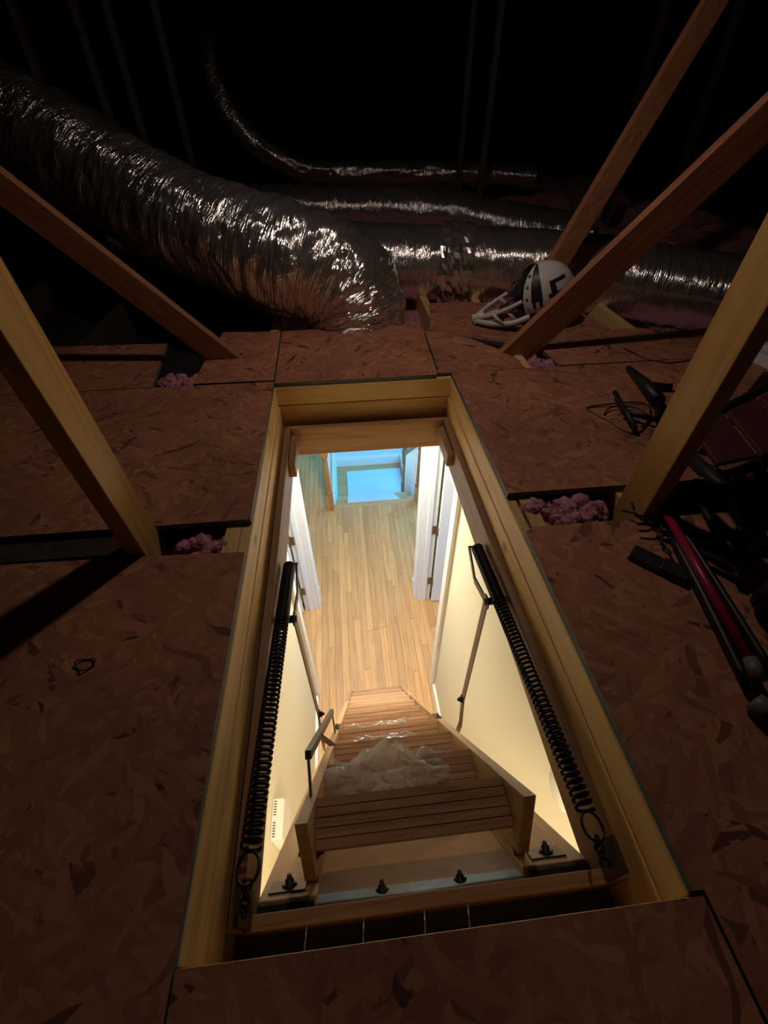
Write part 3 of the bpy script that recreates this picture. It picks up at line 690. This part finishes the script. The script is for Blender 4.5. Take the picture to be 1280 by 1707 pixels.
for x, y, lab in bk:
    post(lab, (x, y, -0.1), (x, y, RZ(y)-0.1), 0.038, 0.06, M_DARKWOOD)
def roof(bm):
    for s in (1, -1):
        a = [bm.verts.new((x, -0.5+s*q, 4.0-0.36*q+dz)) for dz in (0, 0.02) for x in (-4.5, 4.5) for q in (0, 11.6)]
        for f in ((0, 1, 3, 2), (4, 6, 7, 5), (0, 2, 6, 4), (1, 5, 7, 3), (0, 4, 5, 1), (2, 3, 7, 6)): bm.faces.new([a[i] for i in f])
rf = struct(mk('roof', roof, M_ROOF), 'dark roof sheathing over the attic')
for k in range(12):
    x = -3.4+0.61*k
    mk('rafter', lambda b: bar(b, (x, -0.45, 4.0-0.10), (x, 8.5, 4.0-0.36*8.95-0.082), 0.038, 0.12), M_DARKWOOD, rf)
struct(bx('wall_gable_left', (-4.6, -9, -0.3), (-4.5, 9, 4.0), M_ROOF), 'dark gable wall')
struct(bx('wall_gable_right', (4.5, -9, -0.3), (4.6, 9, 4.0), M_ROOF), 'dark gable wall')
# ------------------------------------------------------------------ ducts
def duct(name, pts, R0, lab, mat=M_FOIL, seed=0.0, amp=1.0, k=24, nseg=72, tape=None):
    path = smooth_path(pts, k); r = tag(empty(name, path[len(path)//2]), lab, 'air duct')
    bm = bmesh.new(); uvl = bm.loops.layers.uv.new('UVMap'); rings = []; prev = None; s = 0; ss = []
    for i, p in enumerate(path):
        t = (path[min(i+1, len(path)-1)]-path[max(i-1, 0)]).normalized()
        u = (Vector((0, 0, 1)) if prev is None else prev); u = (u-t*u.dot(t)).normalized(); prev = u; w = t.cross(u)
        if i: s += (p-path[i-1]).length
        ss.append(s); ring = []
        for q in range(nseg):
            a = 2*PI*q/nseg; ca, sa = math.cos(a), math.sin(a)
            big = noise.noise((s*5+seed, ca*1.2, sa*1.2))*0.020
            cre = abs(noise.noise((s*16+seed+sa*1.5, ca*1.6, sa*1.6+seed)))
            cre2 = abs(noise.noise((s*38+seed+ca*2.0, ca*2.6, sa*2.6+seed+4)))
            rr = R0 + amp*(big + 0.026*(cre-0.25) + 0.014*(cre2-0.25))
            ring.append(bm.verts.new(p + (u*ca+w*sa)*rr))
        rings.append(ring)
    for i in range(len(rings)-1):
        for q in range(nseg):
            q2 = (q+1) % nseg
            f = bm.faces.new((rings[i][q], rings[i][q2], rings[i+1][q2], rings[i+1][q])); f.smooth = True
            for lp, (si, qq) in zip(f.loops, ((ss[i], q), (ss[i], q+1), (ss[i+1], q+1), (ss[i+1], q))): lp[uvl].uv = (si, qq/nseg*2*PI*R0)
    obj('foil_jacket', bm, mat, r)
    if tape:
        tb = bmesh.new(); i0 = min(range(len(ss)), key=lambda i: abs(ss[i]-tape)); sub = path[i0-6:i0+7]
        prev = None; rings = []
        for i, p in enumerate(sub):
            t = (sub[min(i+1, len(sub)-1)]-sub[max(i-1, 0)]).normalized(); u = (Vector((0, 0, 1)) if prev is None else prev); u = (u-t*u.dot(t)).normalized(); prev = u; w = t.cross(u)
            rings.append([tb.verts.new(p+(u*math.cos(2*PI*q/48)+w*math.sin(2*PI*q/48))*(R0*1.03+0.012*noise.noise((i*0.9, q*0.9, 3))+0.008)) for q in range(48)])
        for a, b in zip(rings, rings[1:]):
            for q in range(48): tb.faces.new((a[q], a[(q+1) % 48], b[(q+1) % 48], b[q]))
        obj('joint_tape', tb, M_FOILB, r)
    return r
duct('flex_duct', [(-2.5, 4.05, 1.0), (-1.975, 3.605, 0.80), (-1.514, 3.206, 0.629), (-1.06, 2.836, 0.442), (-0.707, 2.526, 0.325), (-0.436, 2.335, 0.27), (-0.25, 2.24, 0.235), (-0.094, 2.205, 0.19), (0.03, 2.19, 0.115), (0.075, 2.18, 0.02), (0.08, 2.175, -0.03)], 0.228, 'large silver foil duct sweeping down from the left to the hatch boards', M_FOIL, 0.0, 1.0, 34, 96)
duct('flex_duct', [(0.02, 2.80, 0.10), (0.3, 2.66, 0.10), (0.62, 2.56, 0.10), (1.04, 2.46, 0.09), (1.33, 2.36, 0.075), (1.72, 2.19, 0.04), (2.1, 2.0, 0.02)], 0.180, 'silver foil duct lying along the floor behind the helmet', M_FOILB, 5.0, 0.35, 30, 64, tape=0.66)
duct('flex_duct', [(-1.0, 3.80, 0.20), (-0.4, 3.72, 0.20), (0.2, 3.68, 0.19), (0.75, 3.62, 0.17), (1.2, 3.5, 0.10), (1.75, 3.4, 0.03)], 0.135, 'thin foil duct crossing the attic just behind the front ducts', M_FOIL, 9.0, 0.35, 20, 48)
duct('flex_duct', [(-3.1, 4.6, 1.15), (-2.4, 4.2, 0.95), (-1.9, 3.95, 0.80), (-1.45, 3.72, 0.62), (-1.1, 3.62, 0.42)], 0.13, 'foil duct half hidden behind the large left duct', M_FOIL, 13.0, 0.4, 20, 48)
duct('flex_duct', [(-0.95, 5.7, 1.1), (-0.90, 5.25, 0.95), (-0.74, 4.85, 0.66), (-0.48, 4.75, 0.43), (-0.15, 4.75, 0.31), (0.3, 4.75, 0.29), (0.9, 4.75, 0.28), (1.8, 4.7, 0.24)], 0.075, 'farthest foil duct glinting in the dark at the back', M_FOIL, 21.0, 0.6, 20, 40)

# ------------------------------------------------------------------ helmet
hm = tag(empty('sports_helmet', (0.83, 1.92, 0)), 'white and black sports helmet with face guard lying against the strut', 'helmet')
HC = Vector((0.885, 1.985, 0.128)); HR = Matrix.Rotation(math.radians(-8), 3, 'Z') @ Matrix.Rotation(math.radians(-20), 3, 'Y')
# local frame: +x back of head, -x face, z crown, y across
def hl_(p, s=1.0): return HC + HR @ Vector(p)
def shell_pt(th, ph, k=1.0):
    """th from crown, ph around"""
    return Vector((0.135*math.sin(th)*math.cos(ph), 0.105*math.sin(th)*math.sin(ph), 0.120*math.cos(th)))*k
def shell(bm, k=1.0, th0=0.0, th1=1.95, ph0=-2.3, ph1=2.3, nt=18, np_=40, inner=0.93):
    for kk in (k, k*inner):
        g = [[bm.verts.new(HC + HR @ shell_pt(max(1e-3, th0+(th1-th0)*i/nt), ph0+(ph1-ph0)*j/np_, kk)) for j in range(np_+1)] for i in range(nt+1)]
        for i in range(nt):
            for j in range(np_): bm.faces.new((g[i][j], g[i+1][j], g[i+1][j+1], g[i][j+1])).smooth = True
sh = mk('shell', lambda b: shell(b), M_HELM, hm)
mk('side_stripe', lambda b: shell(b, 1.012, 0.12, 1.55, -2.02, -1.68, 16, 5, 0.985), M_BLACK, hm)
mk('side_stripe', lambda b: shell(b, 1.012, 0.12, 1.55, 1.68, 2.02, 16, 5, 0.985), M_BLACK, hm)
for s_ in (-1, 1):
    mk('number_patch', lambda b: (shell(b, 1.014, 1.02, 1.14, *sorted((s_*0.75, s_*1.40)), 3, 8, 0.985), shell(b, 1.014, 1.14, 1.42, *sorted((s_*1.22, s_*1.40)), 4, 4, 0.985), shell(b, 1.014, 1.42, 1.54, *sorted((s_*0.75, s_*1.50)), 3, 8, 0.985)), M_BLACK, sh)
    for a in (1.70, 1.90):
        mk('vent', lambda b: shell(b, 1.014, 1.50, 1.76, *sorted((s_*a, s_*(a+0.10))), 4, 2, 0.985), M_BLACK, sh)
    for th in (0.65, 1.02, 1.40, 1.75):
        c = HC + HR @ shell_pt(th, s_*2.16, 1.0); nn = (HR @ shell_pt(th, s_*2.16)).normalized()
        mk('rivet', lambda b: lathe(b, [(0.006, 0.0005), (0.006, 0.002), (0.003, 0.003)], c, 10, nn.to_track_quat('Z', 'Y').to_matrix()), M_BRONZE if th > 0.8 else M_BLACK, sh)
mk('lining', lambda b: shell(b, 0.90, 0.0, 2.0, -PI, PI, 14, 32, 0.97), M_BLACK, hm)
def chin(bm):
    for s_ in (-1, 1):
        tube(bm, smooth_path([hl_((-0.075, s_*0.095, -0.050)), hl_((-0.15, s_*0.088, -0.055)), hl_((-0.23, s_*0.060, -0.040)), hl_((-0.290, s_*0.018, -0.020)), hl_((-0.297, 0, -0.018))], 6), 0.0125, 8)
        tube(bm, smooth_path([hl_((-0.095, s_*0.088, 0.020)), hl_((-0.16, s_*0.080, 0.008)), hl_((-0.23, s_*0.055, -0.004)), hl_((-0.285, s_*0.015, -0.010))], 6), 0.009, 8)
        for t_ in (0.13, 0.185): tube(bm, [hl_((-t_, s_*0.088, -0.052)), hl_((-t_-0.035, s_*0.072, 0.004))], 0.007, 8)
    M = HR.to_4x4(); M.translation = hl_((-0.275, 0, -0.018)); box(bm, (-0.030, -0.026, -0.012), (0.022, 0.026, 0.014), M)
mk('chin_guard', chin, M_HELM, hm)
def visor(bm):
    g = [[[bm.verts.new(HC + HR @ (shell_pt(1.02+0.20*i/4, PI-0.80+1.6*j/16, 1.0)*(k_+0.10*i/4))) for j in range(17)] for i in range(5)] for k_ in (0.97, 1.0)]
    for q in g:
        for i in range(4):
            for j in range(16): bm.faces.new((q[i][j], q[i+1][j], q[i+1][j+1], q[i][j+1])).smooth = True
mk('visor', visor, M_BLACK, hm)
def cage(bm):
    for zz, e in ((-0.02, 0.0), (-0.045, 0.01), (-0.068, 0.02)):
        tube(bm, smooth_path([hl_((-0.10, -0.088, zz)), hl_((-0.17-e, -0.06, zz-0.012)), hl_((-0.195-e, 0, zz-0.015)), hl_((-0.17-e, 0.06, zz-0.012)), hl_((-0.10, 0.088, zz))], 6), 0.0035, 6)
    for yy in (-0.05, 0, 0.05):
        tube(bm, [hl_((-0.165, yy, -0.01)), hl_((-0.20, yy, -0.085))], 0.0035, 6)
mk('face_cage', cage, M_BLACK, hm)
tc = bpy.data.curves.new('letter', 'FONT'); tc.body = 'S'; tc.size = 0.032; tc.extrude = 0.0006; tc.align_x = 'CENTER'; tc.align_y = 'CENTER'
tf = bpy.data.objects.new('letter_source', tc); COL.objects.link(tf); bpy.context.view_layer.update()
tm = bpy.data.meshes.new_from_object(tf.evaluated_get(bpy.context.evaluated_depsgraph_get())); bpy.data.objects.remove(tf); bpy.data.curves.remove(tc)
to = bpy.data.objects.new('letter', tm); COL.objects.link(to); tm.materials.clear(); tm.materials.append(M_GREYP); to.parent = hm
nn = (HR @ shell_pt(0.75, -1.85)).normalized(); to.location = HC + HR @ shell_pt(0.75, -1.85, 1.02) - hm.location
to.rotation_euler = nn.to_track_quat('Z', 'Y').to_euler()

# ------------------------------------------------------------------ stored things on the right
fc = tag(empty('folding_chair', (0.98, 0.85, 0)), 'black framed folding chair with maroon slats lying right of the post', 'folding chair')
def ftube(pts, r=0.011, nm='frame_tube', m=M_BLACK): mk(nm, lambda b: tube(b, pts, r, 8), m, fc)
def cz(x, y): return 0.115 + 0.10*(y-0.7)
ftube([(0.80, 0.84, 0.125), (0.815, 0.62, 0.115), (0.79, 0.50, 0.10)], 0.016)
ftube([(0.84, 0.87, 0.14), (1.22, 1.05, 0.15)], 0.013); ftube([(0.76, 0.70, 0.105), (1.02, 0.755, 0.115), (1.25, 0.80, 0.12)], 0.010)
ftube([(1.26, 1.06, 0.15), (1.24, 0.78, 0.12)], 0.013)
ftube([(1.14, 1.14, 0.10), (1.45, 1.40, 0.10)], 0.012); ftube([(0.98, 0.95, 0.03), (1.14, 1.14, 0.10)], 0.010)
ftube([(0.86, 0.60, 0.012), (1.22, 0.98, 0.012)], 0.011); ftube([(0.90, 0.98, 0.012), (1.1, 0.62, 0.012)], 0.011)
for xa, xb_ in ((0.825, 0.935), (0.95, 1.06), (1.075, 1.225)):
    def f(bm):
        v = [bm.verts.new((x+sh_, y, cz(x, y)+dz)) for dz in (0.012, 0.024) for x in (xa, xb_) for y, sh_ in ((0.72+(x-0.8)*0.16, 0.0), (0.845+(x-0.8)*0.42, 0.02))]
        for q in ((0, 1, 3, 2), (4, 6, 7, 5), (0, 2, 6, 4), (1, 5, 7, 3), (0, 4, 5, 1), (2, 3, 7, 6)): bm.faces.new([v[i] for i in q])
    mk('seat_slat', f, M_MAROON, fc, 0.003)
rc = tag(empty('push_pole', (0.69, 0.48, 0)), 'crimson painted metal pole lying across black tubes at right', 'pole')
mk('shaft', lambda b: tube(b, [(0.721, 0.68, 0.042), (0.660, 0.319, 0.040)], 0.0092, 10), M_RED, rc)
mk('grip', lambda b: tube(b, [(0.737, 0.765, 0.044), (0.721, 0.6805, 0.042)], 0.0075, 10), M_MAROON, rc)
mk('foot', lambda b: tube(b, [(0.660, 0.3185, 0.040), (0.652, 0.283, 0.037)], [0.011, 0.014], 10), M_GREYP, rc)
ct = tag(empty('luggage_cart', (0.75, 0.5, 0)), 'folded black luggage cart of thin bars beneath the crimson pole', 'luggage cart')
for a, b_, rr in (((0.712, 0.615, 0.02), (0.642, 0.285, 0.02), 0.009), ((0.775, 0.82, 0.020), (0.742, 0.63, 0.020), 0.008), ((0.70, 0.645, 0.018), (0.90, 0.575, 0.02), 0.007), ((0.735, 0.58, 0.020), (0.805, 0.485, 0.020), 0.009), ((0.857, 0.75, 0.018), (0.78, 0.49, 0.018), 0.008), ((0.76, 0.75, 0.02), (0.70, 0.30, 0.02), 0.007)):
    mk('bar', lambda b: tube(b, smooth_path([a, ((a[0]+b_[0])/2, (a[1]+b_[1])/2+0.006, (a[2]+b_[2])/2+0.004), b_], 5), rr, 8), M_BLACK, ct)
for cx, cy, cr, m_ in ((0.80, 0.44, 0.058, M_BLACK), (0.79, 0.36, 0.050, M_BLACK), (0.638, 0.245, 0.018, M_GREYP)):
    mk('wheel', lambda b: lathe(b, [(cr*0.35, -0.014), (cr*0.9, -0.014), (cr, -0.004), (cr, 0.004), (cr*0.9, 0.014), (cr*0.35, 0.014)], (cx, cy, cr+0.001), 24, Matrix.Rotation(0.35, 3, 'Z') @ Matrix.Rotation(PI/2, 3, 'X')), m_, ct)
def tray(bm):
    M = Matrix.Translation((0.652, 0.557, 0.0)) @ Matrix.Rotation(math.radians(-48), 4, 'Z')
    box(bm, (-0.062, -0.022, 0.0005), (0.055, 0.022, 0.012), M); box(bm, (0.0, -0.020, 0.012), (0.054, 0.020, 0.018), M)
    box(bm, (0.055, -0.006, 0.003), (0.075, 0.006, 0.012), M)
tag(mk('plastic_case', tray, M_BLACKP, bevel=0.005), 'flat black plastic case lying at the foot of the right post', 'case')
def wires(name, c, n, r, lab, m, seed, rr=0.0022):
    rnd = random.Random(seed)
    def f(bm):
        for k in range(n):
            p = Vector(c)+Vector((rnd.uniform(-r, r)*0.5, rnd.uniform(-r, r)*0.5, rr)); a = rnd.uniform(0, 6.28); pts = []
            for i in range(6):
                a += rnd.uniform(-1.0, 1.3); p = p+Vector((math.cos(a), math.sin(a), 0))*r*0.45; pts.append(p.copy()+Vector((0, 0, rnd.uniform(0, 0.012))))
            tube(bm, smooth_path(pts, 5), rr, 5)
    tag(mk(name, f, m), lab, 'wire')
wires('cable_tangle', (0.725, 0.665, 0.004), 10, 0.035, 'black cable tangle around the foot of the right post', M_BLACK, 3, 0.003)
wires('wire_scraps', (1.42, 1.78, 0.0), 8, 0.06, 'pale wire scraps beside the end of the rear duct', M_GREYP, 4, 0.0018)
def hanger(bm):
    tube(bm, smooth_path([(0.79, 1.222, 0.004), (0.90, 1.225, 0.010), (0.99, 1.213, 0.006), (0.94, 1.12, 0.008), (0.86, 1.055, 0.004), (0.815, 1.141, 0.004), (0.785, 1.205, 0.004), (0.79, 1.222, 0.004)], 6), 0.0028, 6)
    tube(bm, smooth_path([(0.82, 1.17, 0.004), (0.86, 1.20, 0.012), (0.94, 1.19, 0.008), (0.96, 1.13, 0.004), (0.90, 1.09, 0.004)], 6), 0.0024, 6)
    tube(bm, smooth_path([(1.139, 1.656, 0.003), (1.17, 1.57, 0.004), (1.23, 1.505, 0.004), (1.334, 1.519, 0.003)], 6), 0.0024, 6)
tag(mk('wire_hanger', hanger, M_ARM), 'bent wire hanger on the right board beside the post', 'wire hanger')
def tri(bm):
    tube(bm, [(1.050, 1.460, 0.014), (1.035, 1.33, 0.020), (1.005, 1.19, 0.030)], [0.010, 0.020, 0.022], 8); tube(bm, [(1.03, 1.32, 0.022), (1.12, 1.30, 0.014)], 0.012, 8)
    tube(bm, [(0.900, 1.272, 0.024), (0.856, 1.055, 0.024)], 0.008, 8); tube(bm, [(0.865, 1.15, 0.024), (0.94, 1.09, 0.026), (1.005, 1.19, 0.030)], 0.009, 8)
tag(mk('folded_tripod', tri, M_BLACK), 'black folded tripod lying behind the right post', 'tripod')
ws = tag(empty('window_sash', (1.68, 1.62, 0)), 'white painted window sash stored flat at the far right', 'window sash')
mk('rail', lambda b: bar(b, (1.54, 1.62, 0.022), (1.60, 1.36, 0.022), 0.045, 0.04), M_WHITE, ws, 0.003)
mk('rail', lambda b: bar(b, (1.62, 1.64, 0.022), (1.68, 1.38, 0.022), 0.035, 0.04), M_WHITE, ws, 0.003)
mk('stile', lambda b: bar(b, (1.5675, 1.615, 0.020), (1.600, 1.624, 0.020), 0.03, 0.03), M_WHITE, ws, 0.003)
def loop(bm):
    tube(bm, [(-0.507+0.016*math.cos(a)+0.004*math.sin(2*a), 0.449+0.012*math.sin(a), 0.004+0.003*math.sin(3*a)) for a in [i*0.32 for i in range(34)]], 0.0014, 5)
tag(mk('wire_loop', loop, M_BLACK), 'small black wire loop on the left floor board', 'wire')
